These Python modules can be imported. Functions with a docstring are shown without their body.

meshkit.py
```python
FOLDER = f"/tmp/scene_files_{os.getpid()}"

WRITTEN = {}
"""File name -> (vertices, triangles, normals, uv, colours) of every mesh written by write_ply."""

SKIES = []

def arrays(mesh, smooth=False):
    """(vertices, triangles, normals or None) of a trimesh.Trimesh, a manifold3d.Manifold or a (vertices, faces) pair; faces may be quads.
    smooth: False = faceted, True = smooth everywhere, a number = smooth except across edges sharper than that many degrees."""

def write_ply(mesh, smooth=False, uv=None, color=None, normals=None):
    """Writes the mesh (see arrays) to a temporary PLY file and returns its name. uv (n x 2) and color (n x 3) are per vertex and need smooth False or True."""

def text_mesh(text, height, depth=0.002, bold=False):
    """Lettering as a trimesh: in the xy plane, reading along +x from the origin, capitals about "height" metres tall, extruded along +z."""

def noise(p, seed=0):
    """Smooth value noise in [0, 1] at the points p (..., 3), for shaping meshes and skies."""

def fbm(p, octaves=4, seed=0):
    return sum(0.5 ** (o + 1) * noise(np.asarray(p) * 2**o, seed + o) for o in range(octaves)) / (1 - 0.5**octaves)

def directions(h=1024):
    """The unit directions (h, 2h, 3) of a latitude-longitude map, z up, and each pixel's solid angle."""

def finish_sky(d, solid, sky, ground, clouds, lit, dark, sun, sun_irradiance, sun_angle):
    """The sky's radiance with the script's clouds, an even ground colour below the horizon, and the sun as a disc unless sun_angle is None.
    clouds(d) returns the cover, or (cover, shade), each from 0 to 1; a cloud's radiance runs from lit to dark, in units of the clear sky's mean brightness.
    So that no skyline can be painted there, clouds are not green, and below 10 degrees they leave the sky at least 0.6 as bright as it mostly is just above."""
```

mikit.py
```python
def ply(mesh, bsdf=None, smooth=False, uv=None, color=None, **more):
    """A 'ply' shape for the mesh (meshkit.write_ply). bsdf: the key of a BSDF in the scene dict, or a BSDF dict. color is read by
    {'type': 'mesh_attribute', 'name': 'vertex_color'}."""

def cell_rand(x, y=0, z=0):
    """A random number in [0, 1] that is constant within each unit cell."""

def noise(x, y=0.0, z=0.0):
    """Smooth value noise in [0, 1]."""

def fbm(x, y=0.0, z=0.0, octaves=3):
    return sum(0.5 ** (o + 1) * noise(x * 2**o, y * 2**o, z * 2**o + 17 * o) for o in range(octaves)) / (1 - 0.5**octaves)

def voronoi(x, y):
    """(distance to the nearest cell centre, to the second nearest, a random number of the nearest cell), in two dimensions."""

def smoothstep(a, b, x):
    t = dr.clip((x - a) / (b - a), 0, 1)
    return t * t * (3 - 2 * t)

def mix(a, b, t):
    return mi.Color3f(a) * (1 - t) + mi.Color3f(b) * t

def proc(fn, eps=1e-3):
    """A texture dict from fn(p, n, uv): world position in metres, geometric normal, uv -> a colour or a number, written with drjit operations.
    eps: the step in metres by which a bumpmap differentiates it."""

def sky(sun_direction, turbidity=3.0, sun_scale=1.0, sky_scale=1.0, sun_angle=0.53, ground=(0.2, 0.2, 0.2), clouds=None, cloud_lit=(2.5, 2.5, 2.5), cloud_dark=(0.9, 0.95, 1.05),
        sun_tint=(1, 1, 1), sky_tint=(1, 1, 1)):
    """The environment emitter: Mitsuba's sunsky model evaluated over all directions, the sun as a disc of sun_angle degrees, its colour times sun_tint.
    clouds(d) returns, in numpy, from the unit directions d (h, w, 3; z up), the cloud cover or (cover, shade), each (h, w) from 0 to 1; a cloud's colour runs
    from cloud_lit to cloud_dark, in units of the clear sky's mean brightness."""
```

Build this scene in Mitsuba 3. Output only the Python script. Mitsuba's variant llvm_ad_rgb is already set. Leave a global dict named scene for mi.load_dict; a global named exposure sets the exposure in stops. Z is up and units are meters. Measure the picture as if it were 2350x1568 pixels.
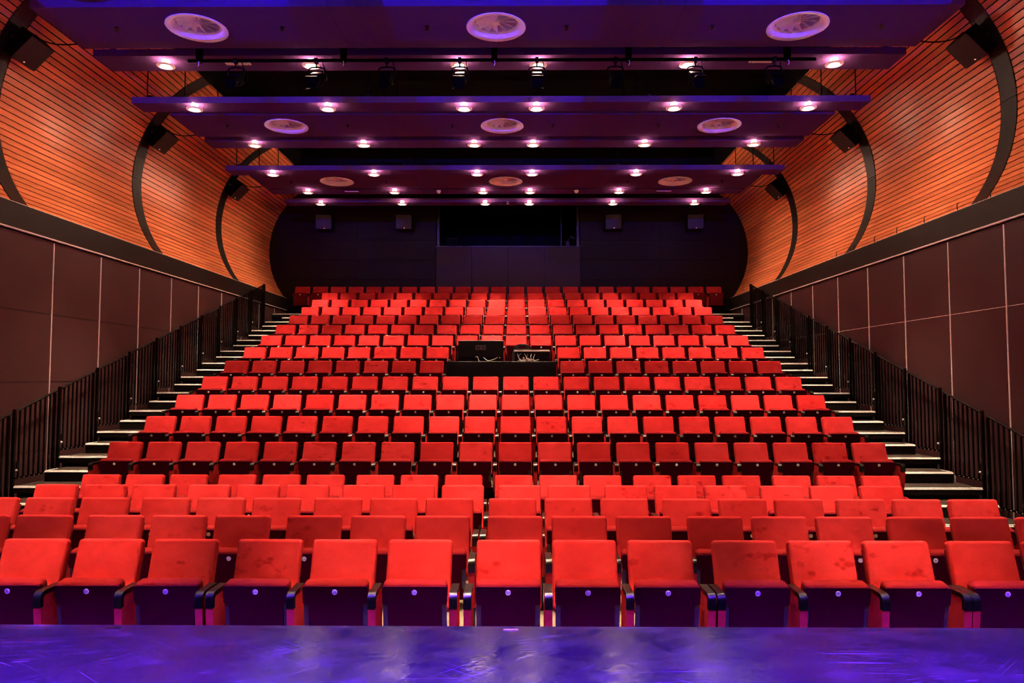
import math
import random
import numpy as np
import trimesh
import mitsuba as mi
import drjit as dr
import mikit
import meshkit
from shapely.geometry import Polygon, Point, box as sbox
from mikit import noise, fbm, smoothstep, cell_rand

random.seed(7)
rng = np.random.default_rng(7)
T = mi.ScalarTransform4f
scene, labels = {}, {}

# ---------------------------------------------------------------- camera, lights, exposure
exposure = 6.0
UNIT = 2.0 ** -6            # all lights are given relative to this and brought back by the exposure
FPX, PITCH, YAW, ROLL, CX, CZ = 1660.0, 0.0532, -0.0082, 0.0008, 0.3121, 2.13
fwd = np.array([math.sin(YAW) * math.cos(PITCH), math.cos(YAW) * math.cos(PITCH), math.sin(PITCH)])
rgt0 = np.array([math.cos(YAW), -math.sin(YAW), 0.0])
up0 = np.cross(rgt0, fwd)
rgt = rgt0 * math.cos(ROLL) + up0 * math.sin(ROLL)
upv = np.cross(rgt, fwd)
eye = np.array([CX, 0.0, CZ])
scene['camera'] = {
    'type': 'perspective', 'fov': math.degrees(2 * math.atan(1175 / FPX)), 'fov_axis': 'x',
    'near_clip': 0.05, 'far_clip': 100.0,
    'to_world': T().look_at(origin=eye.tolist(), target=(eye + fwd).tolist(), up=upv.tolist()),
}
LAMP_POWER = 205.0                # peak intensity of one warm house light
WALL_FILL_POWER = 9.0  # intensity of each added fill spot for the timber walls
LAMP_RGB = (1.0, 0.66, 0.44)
BLUE_POWER = 1200.0                # each blue stage wash light
BLUE_RGB = (0.05, 0.012, 1.0)
LAMP_ROWS = [(4.35, 6.85), (7.12, 7.15), (8.11, 6.85), (11.09, 7.15), (12.12, 6.85), (14.95, 7.15), (16.08, 6.85), (18.80, 7.15), (20.05, 7.15)]
LAMP_X = [-5.23, -2.94, -0.61, 0.63, 2.97, 5.25]
BLUE_AT = [(-5.0, -1.6, 6.3), (-1.7, -1.6, 6.3), (1.7, -1.6, 6.3), (5.0, -1.6, 6.3)]
for i, (x, y, z) in enumerate(BLUE_AT):
    scene['blue_wash_%d' % i] = {
        'type': 'spot', 'sampling_weight': 4.0, 'cutoff_angle': 19.0, 'beam_width': 3.0,
        'intensity': {'type': 'rgb', 'value': [c * BLUE_POWER * UNIT for c in BLUE_RGB]},
        'to_world': T().look_at(origin=[x, y + 0.3, z - 0.1], target=[x * 0.9, y + 10, z + 2.4], up=[0, 0, 1])}
BLUE_TOP = [(x, 1.2, 6.3) for x in (-5.4, -3.6, -1.8, 0.0, 1.8, 3.6, 5.4)]
BLUE_TOP_POWER = 8000.0
for i, (x, y, z) in enumerate(BLUE_TOP):
    scene['blue_top_%d' % i] = {
        'type': 'spot', 'sampling_weight': 2.5, 'cutoff_angle': 30.0, 'beam_width': 3.0,
        'intensity': {'type': 'rgb', 'value': [c * BLUE_TOP_POWER * UNIT for c in (0.11, 0.012, 1.0)]},
        'to_world': T().look_at(origin=[x, y, z - 0.2], target=[x, y + 0.6, 0.7], up=[0, 1, 0])}
n = 0
for (y, z) in LAMP_ROWS:
    for x in LAMP_X:
        scene['house_beam_%d' % n] = {
            'type': 'spot', 'cutoff_angle': 26.0 if y > 5 else 12.0, 'beam_width': 4.0,
            'intensity': {'type': 'rgb', 'value': [c * LAMP_POWER * UNIT * (1.9 if y < 5 else 1.0) for c in LAMP_RGB]},
            'to_world': T().look_at(origin=[x, y, z - 0.115], target=[x, y + (0.25 if y < 5 else 0.0), z - 2], up=[0, 1, 0])}
        if abs(x) > 5:
            # added fill spot at each outermost lamp, brightens the curved timber wall
            scene['wall_fill_%d' % n] = {
                'type': 'spot', 'cutoff_angle': 46.0, 'beam_width': 10.0,
                'intensity': {'type': 'rgb', 'value': [c * WALL_FILL_POWER * UNIT for c in LAMP_RGB]},
                'to_world': T().look_at(origin=[x, y, z - 0.12], target=[math.copysign(7.2, x), y, 4.9], up=[0, 1, 0])}
        n += 1

# ---------------------------------------------------------------- materials
def rgb(*c):
    return {'type': 'rgb', 'value': list(c)}

def em(*c):
    return rgb(*[v * UNIT for v in c])

def prin(name, col, rough=0.5, metal=0.0, spec=0.5, two=True, **kw):
    b = {'type': 'principled', 'base_color': col if isinstance(col, dict) else rgb(*col), 'roughness': rough, 'metallic': metal, 'specular': spec, **kw}
    scene[name] = {'type': 'twosided', 'nested': b} if two else b
    return name

def velvet_fn(p, nn, uv):
    tone = dr.select(p.y > 9.68, cell_rand(dr.floor(p.x / 0.55), dr.floor((p.y - 9.70) / 0.99254), 3.0), noise(p.x * 1.1, p.y * 1.1, 2.0))
    nap = fbm(p.x * 9, p.y * 9, p.z * 9, octaves=3)
    fine = noise(p.x * 160, p.y * 160, p.z * 160)
    gate = smoothstep(0.45, 0.65, noise(p.x * 1.9 + 40, p.y * 1.9, p.z * 2.6))
    mark = gate * smoothstep(0.58, 0.80, fbm(p.x * 13 + 5, p.y * 13, p.z * 17 + 9, octaves=4))
    v = (0.80 + 0.28 * tone) * (0.82 + 0.32 * nap) * (0.95 + 0.10 * fine) * (1.0 - 0.38 * mark)
    return mi.Color3f(0.54 * v, 0.034 * v * v, 0.036 * v * v)

scene['velvet'] = {'type': 'twosided', 'nested': {'type': 'diffuse', 'reflectance': mikit.proc(velvet_fn)}}
def velvet_dimmed_fn(p, nn, uv):
    return velvet_fn(p, nn, uv) * 0.36  # same velvet darkened: shade on the folded cushion tops put into the colour

scene['velvet_dimmed'] = {'type': 'twosided', 'nested': {'type': 'diffuse', 'reflectance': mikit.proc(velvet_dimmed_fn)}}
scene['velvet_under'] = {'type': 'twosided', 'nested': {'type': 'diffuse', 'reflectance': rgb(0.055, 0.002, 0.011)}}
prin('shell_red', (0.16, 0.012, 0.012), 0.5)
prin('black_plastic', (0.0025, 0.0018, 0.0018), 0.33, spec=0.5)
prin('dark_metal', (0.0018, 0.0015, 0.0015), 0.3, spec=0.45)
prin('olive_plate', (0.055, 0.045, 0.030), 0.5)
prin('badge_white', (0.96, 0.90, 0.92), 0.4)
prin('badge_ink', (0.03, 0.02, 0.05), 0.6)

def wood_fn(seed, dark):
    def fn(p, nn, uv):
        a = p.z * 11 + p.x * 7
        g = fbm(p.y * 0.7 + seed * 13, a * 5.0, seed * 3.1, octaves=3)
        ln = noise(p.y * 3.0 + seed * 7, a * 26, 2.0 + seed)
        v = dark * (0.80 + 0.26 * g + 0.14 * ln)
        return mi.Color3f(0.80 * v, 0.232 * v * (0.9 + 0.2 * g), 0.092 * v)
    return fn

for i, dk in enumerate((1.0, 0.86, 1.1, 0.94)):
    prin('wood_%d' % i, mikit.proc(wood_fn(i + 1, dk)), 0.24, spec=0.55)
prin('void_black', (0.006, 0.006, 0.006), 0.9, spec=0.1)
prin('rib_dark', (0.015, 0.011, 0.010), 0.35, spec=0.5)
prin('band_dark', (0.022, 0.015, 0.014), 0.45, spec=0.3)
prin('trim_metal', (0.90, 0.74, 0.73), 0.35, spec=0.6)

def mesh_fn(p, nn, uv):
    s = 0.5 + 0.5 * dr.sin(p.z * 2 * math.pi / 0.016)
    m = fbm(p.y * 2.0, p.z * 2.0, 1.0)
    v = 0.66 + 0.30 * s + 0.15 * m
    return mi.Color3f(0.105 * v, 0.044 * v, 0.046 * v)

prin('perforated_panel', mikit.proc(mesh_fn), 0.6, spec=0.2)

def panel_fn(p, nn, uv):
    v = 0.85 + 0.3 * fbm(p.y * 1.2, p.z * 1.2, 4.0)
    return mi.Color3f(0.070 * v, 0.029 * v, 0.033 * v)

prin('joint_dark', (0.060, 0.024, 0.026), 0.7)
prin('wall_backing', (0.035, 0.020, 0.022), 0.7)
prin('smooth_panel', mikit.proc(panel_fn), 0.5, spec=0.25)
prin('back_black', (0.014, 0.0075, 0.0035), 0.5, spec=0.1)
prin('booth_panel_paint', (0.034, 0.017, 0.012), 0.5, spec=0.15)

def ceil_fn(p, nn, uv):
    v = 0.94 + 0.12 * fbm(p.x * 0.8, p.y * 0.8, 2.0)
    return mi.Color3f(0.092 * v, 0.036 * v, 0.125 * v)

scene['ceiling_paint'] = {'type': 'twosided', 'nested': {'type': 'diffuse', 'reflectance': mikit.proc(ceil_fn)}}
prin('white_metal', (0.93, 0.86, 0.90), 0.4)
prin('diffuser_pan', (0.55, 0.48, 0.56), 0.5)
prin('lamp_ring_metal', (0.80, 0.68, 0.66), 0.3)

def carpet_fn(p, nn, uv):
    v = 0.8 + 0.4 * noise(p.x * 90, p.y * 90, p.z * 90)
    return mi.Color3f(0.034 * v, 0.025 * v, 0.020 * v)

prin('tread_carpet', mikit.proc(carpet_fn), 0.85, spec=0.2)
prin('riser_black', (0.010, 0.008, 0.008), 0.6, spec=0.3)
prin('nosing_strip', (0.92, 0.90, 0.85), 0.35, spec=0.5)

def floor_fn(p, nn, uv):
    v = 0.85 + 0.3 * fbm(p.x * 3, p.y * 3, 1.0)
    return mi.Color3f(0.20 * v, 0.16 * v, 0.10 * v)

prin('hall_floor', mikit.proc(floor_fn), 0.5)

def scratch(p, ang, sx, sy, seed, lo, hi):
    c, s = math.cos(ang), math.sin(ang)
    u, w = p.x * c + p.y * s, p.y * c - p.x * s
    w2 = w + 0.05 * noise(u * 1.6, w * 1.1, seed)
    l = noise(u * sx, w2 * sy, seed)
    k = noise(u * 1.7 + 9, w * 2.3, seed + 5)
    return smoothstep(lo, hi, l) * smoothstep(0.45, 0.75, k)

def stage_marks(p):
    a = scratch(p, 0.05, 2.2, 130, 1.0, 0.80, 0.93)
    b = scratch(p, 0.75, 2.0, 150, 2.0, 0.88, 0.97)
    c = scratch(p, -0.6, 2.0, 150, 3.0, 0.88, 0.97)
    d = scratch(p, 0.2, 7.0, 110, 4.0, 0.80, 0.95)
    blot = smoothstep(0.50, 0.85, fbm(p.x * 4.2, p.y * 7.5, 6.0, octaves=4))
    return a, b, c, d, blot

def stage_fn(p, nn, uv):
    a, b, c, d, blot = stage_marks(p)
    base = 0.0045 + 0.003 * fbm(p.x * 7, p.y * 9, 3.0)
    v = base + 0.006 * blot + 0.022 * dr.maximum(dr.maximum(a, b), dr.maximum(c, d))
    return mi.Color3f(v * 1.0, v * 0.93, v * 1.05)

def stage_rough(p, nn, uv):
    a, b, c, d, blot = stage_marks(p)
    return 0.07 + 0.24 * fbm(p.x * 9, p.y * 14, 5.0, octaves=4) + 0.06 * blot

def stage_bump(p, nn, uv):
    return fbm(p.x * 40, p.y * 60, 3.0, octaves=3)

scene['stage_vinyl'] = {'type': 'twosided', 'nested': {'type': 'bumpmap', 'arbitrary': mikit.proc(stage_bump), 'scale': 0.0007,
    'bsdf': {'type': 'principled', 'base_color': mikit.proc(stage_fn), 'roughness': mikit.proc(stage_rough), 'specular': 0.5}}}
prin('cloth_black', (0.0035, 0.0025, 0.0025), 0.5, spec=0.25)
prin('console_black', (0.007, 0.006, 0.006), 0.4, spec=0.2)
prin('logo_grey', (0.12, 0.09, 0.10), 0.5)
prin('aluminium', (0.80, 0.74, 0.70), 0.3)
prin('cable_white', (0.75, 0.70, 0.62), 0.5)
prin('chair_grey', (0.06, 0.045, 0.043), 0.6)
prin('speaker_grille', (0.030, 0.019, 0.019), 0.55, spec=0.3)
prin('speaker_black', (0.0015, 0.001, 0.001), 0.5, spec=0.04)
prin('plate_white', (0.85, 0.72, 0.66), 0.4)
prin('brass_old', (0.30, 0.24, 0.12), 0.4, metal=0.6)
prin('lamp_glow_surface', (0.8, 0.8, 0.8), 0.5)

# ---------------------------------------------------------------- mesh helpers
def bx(x0, x1, y0, y1, z0, z1):
    m = trimesh.creation.box(extents=(abs(x1 - x0), abs(y1 - y0), abs(z1 - z0)))
    m.apply_translation(((x0 + x1) / 2, (y0 + y1) / 2, (z0 + z1) / 2))
    return m

def cat(*ms):
    return trimesh.util.concatenate([m for m in ms])

def rbox(sx, sy, sz, r, seg=2, puff=0.0):
    """rounded box centred on the origin"""
    h = np.array([sx, sy, sz]) / 2
    r = min(r, *(h * 0.98))
    st = []
    for k in range(3):
        e = [r * (1 - math.sin(math.pi / 2 * i / seg)) for i in range(seg + 1)]   # distance from the corner start
        neg = [-h[k] + r * (1 - math.cos(math.pi / 2 * (i / seg))) for i in range(seg + 1)]
        mid = [0.0] if puff else []
        st.append(np.array(neg + mid + [-v for v in reversed(neg)]))
    vs, fs = [], []
    for ax in range(3):
        a, b = (ax + 1) % 3, (ax + 2) % 3
        for sg in (-1, 1):
            A, B = np.meshgrid(st[a], st[b], indexing='ij')
            P = np.zeros(A.shape + (3,))
            P[..., a], P[..., b], P[..., ax] = A, B, sg * h[ax]
            base = sum(len(v) for v in vs)
            vs.append(P.reshape(-1, 3))
            na, nb = A.shape
            for i in range(na - 1):
                for j in range(nb - 1):
                    q = [base + i * nb + j, base + (i + 1) * nb + j, base + (i + 1) * nb + j + 1, base + i * nb + j + 1]
                    if sg < 0:
                        q = q[::-1]
                    fs += [[q[0], q[1], q[2]], [q[0], q[2], q[3]]]
    V = np.vstack(vs)
    c = np.clip(V, -(h - r), h - r)
    d = V - c
    L = np.linalg.norm(d, axis=1, keepdims=True)
    V = c + d / np.maximum(L, 1e-9) * r
    if puff:
        V[:, 1] -= puff * np.clip(1 - (V[:, 0] / h[0]) ** 2, 0, 1) * np.clip(1 - (V[:, 2] / h[2]) ** 2, 0, 1) * (V[:, 1] < 0)
    m = trimesh.Trimesh(V, fs, process=False)
    m.merge_vertices(digits_vertex=5)
    return m

def moved(m, x=0, y=0, z=0, rx=0, ry=0, rz=0):
    m = m.copy()
    for ang, ax in ((rx, (1, 0, 0)), (ry, (0, 1, 0)), (rz, (0, 0, 1))):
        if ang:
            m.apply_transform(trimesh.transformations.rotation_matrix(ang, ax))
    m.apply_translation((x, y, z))
    return m

def prism_x(poly, x0, x1):
    """polygon in (y, z) extruded along x"""
    m = trimesh.creation.extrude_polygon(Polygon(poly) if not hasattr(poly, 'area') else poly, x1 - x0, engine='earcut')
    v = m.vertices.copy()
    m.vertices = np.stack([v[:, 2] + x0, v[:, 0], v[:, 1]], 1)
    return m

def prism_y(poly, y0, y1):
    """polygon in (x, z) extruded along y"""
    m = trimesh.creation.extrude_polygon(Polygon(poly) if not hasattr(poly, 'area') else poly, y1 - y0, engine='earcut')
    v = m.vertices.copy()
    m.vertices = np.stack([v[:, 0], y1 - v[:, 2], v[:, 1]], 1)
    return m

def prism_z(poly, z0, z1):
    m = trimesh.creation.extrude_polygon(poly, z1 - z0, engine='earcut')
    m.apply_translation((0, 0, z0))
    return m

def cyl(p0, p1, r, sec=12):
    return trimesh.creation.cylinder(radius=r, segment=[p0, p1], sections=sec)

def tube(pts, r, sec=6):
    """smooth tube through points"""
    pts = np.asarray(pts, float)
    n_ = len(pts)
    V, F = [], []
    ref = np.array([0.13, 0.31, 0.94])
    for i in range(n_):
        t = pts[min(i + 1, n_ - 1)] - pts[max(i - 1, 0)]
        t /= np.linalg.norm(t) + 1e-12
        a = np.cross(t, ref); a /= np.linalg.norm(a) + 1e-12
        b = np.cross(t, a)
        for k in range(sec):
            th = 2 * math.pi * k / sec
            V.append(pts[i] + r * (a * math.cos(th) + b * math.sin(th)))
    for i in range(n_ - 1):
        for k in range(sec):
            q = [i * sec + k, i * sec + (k + 1) % sec, (i + 1) * sec + (k + 1) % sec, (i + 1) * sec + k]
            F += [[q[0], q[2], q[1]], [q[0], q[3], q[2]]]
    return trimesh.Trimesh(V, F, process=False)

def lathe(prof, sec=32):
    m = trimesh.creation.revolve(np.array(prof, float), sections=sec)
    return m

def spline(pts, n_=24):
    from scipy.interpolate import CubicSpline
    pts = np.asarray(pts, float)
    return CubicSpline(np.linspace(0, 1, len(pts)), pts)(np.linspace(0, 1, n_))

# ---------------------------------------------------------------- scene bookkeeping
_count = {}

def key_for(name):
    c = _count.get(name, 0)
    _count[name] = c + 1
    return name if c == 0 else '%s_%03d' % (name, c)

def thing(name, label, category, group=None, kind=None):
    k = key_for(name)
    labels[k] = {'label': label, 'category': category}
    if group:
        labels[k]['group'] = group
    if kind:
        labels[k]['kind'] = kind
    return k

def struct(name):
    k = key_for(name)
    labels[k] = {'kind': 'structure'}
    return k

def put(parent, name, shape, label=None, kind=None, to=None):
    k = key_for(parent + '__' + name)
    if to is not None:
        shape = {**shape, 'to_world': to}
    scene[k] = shape
    if label or kind:
        labels[k] = {}
        if label:
            labels[k]['label'] = label
        if kind:
            labels[k]['kind'] = kind
    return k

def part(parent, name, mesh, mat, smooth=False, label=None, kind=None, to=None, **kw):
    return put(parent, name, mikit.ply(mesh, mat, smooth=smooth, **kw), label, kind, to)

def single(key, mesh, mat, smooth=False, **kw):
    scene[key] = mikit.ply(mesh, mat, smooth=smooth, **kw)
    return key

ORD = ['zeroth', 'first', 'second', 'third', 'fourth', 'fifth', 'sixth', 'seventh', 'eighth', 'ninth', 'tenth', 'eleventh', 'twelfth',
       'thirteenth', 'fourteenth', 'fifteenth', 'sixteenth', 'seventeenth', 'eighteenth', 'nineteenth', 'twentieth', 'twenty-first',
       'twenty-second', 'twenty-third', 'twenty-fourth']

def pix_to_plane_y(px, py, y):
    """hall point at depth y behind a measured photo pixel (used once, to read seat positions along their row)"""
    d = fwd * FPX + rgt * (px - 1175) - upv * (py - 784)
    return eye + d * ((y - eye[1]) / d[1])

# ---------------------------------------------------------------- dimensions
WX = 6.92                                    # side wall panels
ARC_X, ARC_Z, ARC_R = 5.127, 6.135, 2.338    # curved timber wall, circle centre and radius
RIB_FAR = [6.48, 10.58, 14.68, 18.72]
RIB_W = 0.36
BACK_Y = 22.40
D, R = 0.99254, 0.31216
def step_y(k): return 10.18925 + (k - 7) * D
def step_z(k): return 0.63642 + (k - 7) * R

# ---------------------------------------------------------------- setting: floor, stage, tribune
k = struct('floor')
single(k, bx(-7.0, 7.0, 4.25, 22.4, -0.1, 0.0), 'hall_floor')
stage = struct('floor_stage')
labels[stage]['label'] = 'scuffed black stage floor lit blue in front of the first row'
part(stage, 'stage_deck', bx(-8.5, 8.5, -4.0, 4.285, 0.62, 0.70), 'stage_vinyl')
part(stage, 'stage_front', bx(-8.5, 8.5, 4.18, 4.24, 0.0, 0.62), 'riser_black')
sl = part(stage, 'floor_socket', moved(rbox(0.085, 0.020, 0.004, 0.0015), 0.272, 4.225, 0.7015), 'brass_old')
part(stage, 'floor_socket', moved(rbox(0.085, 0.03, 0.003, 0.001), -2.02, 4.235, 0.701), 'dark_metal')

def nosing_mesh(a, b, y, z):
    return prism_x([(y - 0.010, z - 0.026), (y - 0.010, z - 0.020), (y + 0.010, z + 0.003), (y + 0.026, z + 0.003), (y + 0.026, z - 0.004), (y + 0.002, z - 0.006), (y - 0.003, z - 0.026)], a, b)

for kk in range(6, 19):
    y0, z0 = step_y(kk), step_z(kk)
    y1 = step_y(kk + 1) + 0.0 if kk < 18 else BACK_Y - 0.01
    rank = ORD[kk - 5]
    t = thing('seating_platform', 'wide dark carpeted seating tier with bright edge strip, %s tier from the bottom' % rank, 'seating tier', 'stepped seating tiers')
    ax = 6.766 if kk < 18 else 6.90
    part(t, 'deck', bx(-ax, ax, y0, y1 - 0.002, z0 - 0.10, z0 - 0.004), 'tread_carpet')
    zb = step_z(kk - 1) if kk > 6 else 0.0
    part(t, 'riser', bx(-ax + 0.02, ax - 0.02, y0 + 0.05, y0 + 0.075, zb - 0.003, z0 - 0.10), 'riser_black')
    part(t, 'front_fascia', bx(-ax, ax, y0 - 0.003, y0, z0 - 0.10, z0 - 0.02), 'riser_black')
    for sg in (-1, 1):
        a, b = (5.60, ax) if sg > 0 else (-ax, -5.60)
        part(t, 'nosing', nosing_mesh(a, b, y0, z0), 'nosing_strip', label='bright edge strip')

for sg, side in ((-1, 'left'), (1, 'right')):
    for kk in range(6, 19):
        y1, z1 = step_y(kk), step_z(kk) - R / 2
        y0 = y1 - 0.5 * D
        zb = step_z(kk - 1) if kk > 6 else 0.0
        bo = 6.659 if kk < 18 else 6.45
        a, b = (5.72, bo) if sg > 0 else (-bo, -5.72)
        t = thing('aisle_step', 'black boxed step with bright edges on the %s aisle, %s from the bottom' % (side, ORD[kk - 5]), 'step', 'boxed steps on the %s aisle' % side)
        part(t, 'step_box', bx(a, b, y0, y1 - 0.006, zb - 0.002, z1 - 0.012), 'riser_black')
        part(t, 'tread', bx(a + 0.004, b - 0.004, y0 + 0.004, y1 - 0.008, z1 - 0.012, z1 - 0.003), 'tread_carpet')
        part(t, 'nosing', nosing_mesh(a, b, y0, z1), 'nosing_strip', label='bright edge strip')
        ex = b - 0.016 if sg > 0 else a
        part(t, 'side_strip', bx(ex, ex + 0.016, y0 + 0.03, y1 - 0.20, z1 - 0.004, z1 + 0.002), 'nosing_strip', label='bright edge strip')

# ---------------------------------------------------------------- railings
def railing(sg, side, kk, last):
    y0, z0 = step_y(kk), step_z(kk)
    x = sg * 6.80
    t = thing('railing_panel', 'black barred railing panel beside the %s aisle, %s panel from the front' % (side, ORD[kk - 5]), 'railing', 'railing panels along the %s aisle' % side)
    ya, yb = y0 + 0.018, y0 + D - 0.10
    def ztop(y): return z0 + 1.03 + (y - y0) * R / D
    # front post with rounded top, flat rear post
    pr = [(ya - 0.018, z0 - 0.42), (ya + 0.018, z0 - 0.42), (ya + 0.018, ztop(ya) + 0.01)] + \
         [(ya + 0.018 * math.cos(a), ztop(ya) + 0.01 + 0.03 * math.sin(a)) for a in np.linspace(0.3, math.pi - 0.3, 7)] + [(ya - 0.018, ztop(ya) + 0.01)]
    part(t, 'post', prism_x(pr, x - 0.022, x + 0.022), 'dark_metal')
    part(t, 'post', bx(x - 0.022, x + 0.022, yb - 0.011, yb + 0.011, z0 - 0.10, ztop(yb) - 0.02), 'dark_metal')
    part(t, 'handrail', cyl((x, ya, ztop(ya)), (x, yb + 0.05, ztop(yb + 0.05)), 0.017, 10), 'dark_metal', smooth=40)
    part(t, 'bottom_rail', bx(x - 0.012, x + 0.012, ya, yb, z0 + 0.085, z0 + 0.11), 'dark_metal')
    ys = np.linspace(ya, yb, 9)[1:-1]
    for y in ys:
        part(t, 'baluster', bx(x - 0.010, x + 0.010, y - 0.010, y + 0.010, z0 + 0.09, ztop(y)), 'dark_metal')
        part(t, 'bolt', moved(BOLT, x - sg * 0.014, y, z0 + 0.098), 'aluminium')
    part(t, 'latch', moved(rbox(0.02, 0.04, 0.14, 0.006), x - sg * 0.035, ya + 0.04, z0 + 0.27), 'dark_metal')
    part(t, 'latch_knob', moved(KNOB, x - sg * 0.045, ya + 0.01, z0 + 0.215), 'white_metal', smooth=True)
    if last:
        ye = y0 + D
        part(t, 'post', bx(x - 0.022, x + 0.022, ye - 0.04, ye + 0.03, z0 + R - 0.1, z0 + R + 1.05), 'dark_metal')

BOLT = rbox(0.010, 0.012, 0.010, 0.003, 1)
KNOB = trimesh.creation.icosphere(subdivisions=1, radius=0.017)
for sg, side in ((-1, 'left'), (1, 'right')):
    for kk in range(6, 17):
        railing(sg, side, kk, kk == 16)

# ---------------------------------------------------------------- side walls
def platform_top(y):
    if y < step_y(6): return 0.0
    return step_z(min(18, int((y - step_y(6)) / D) + 6))

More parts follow.
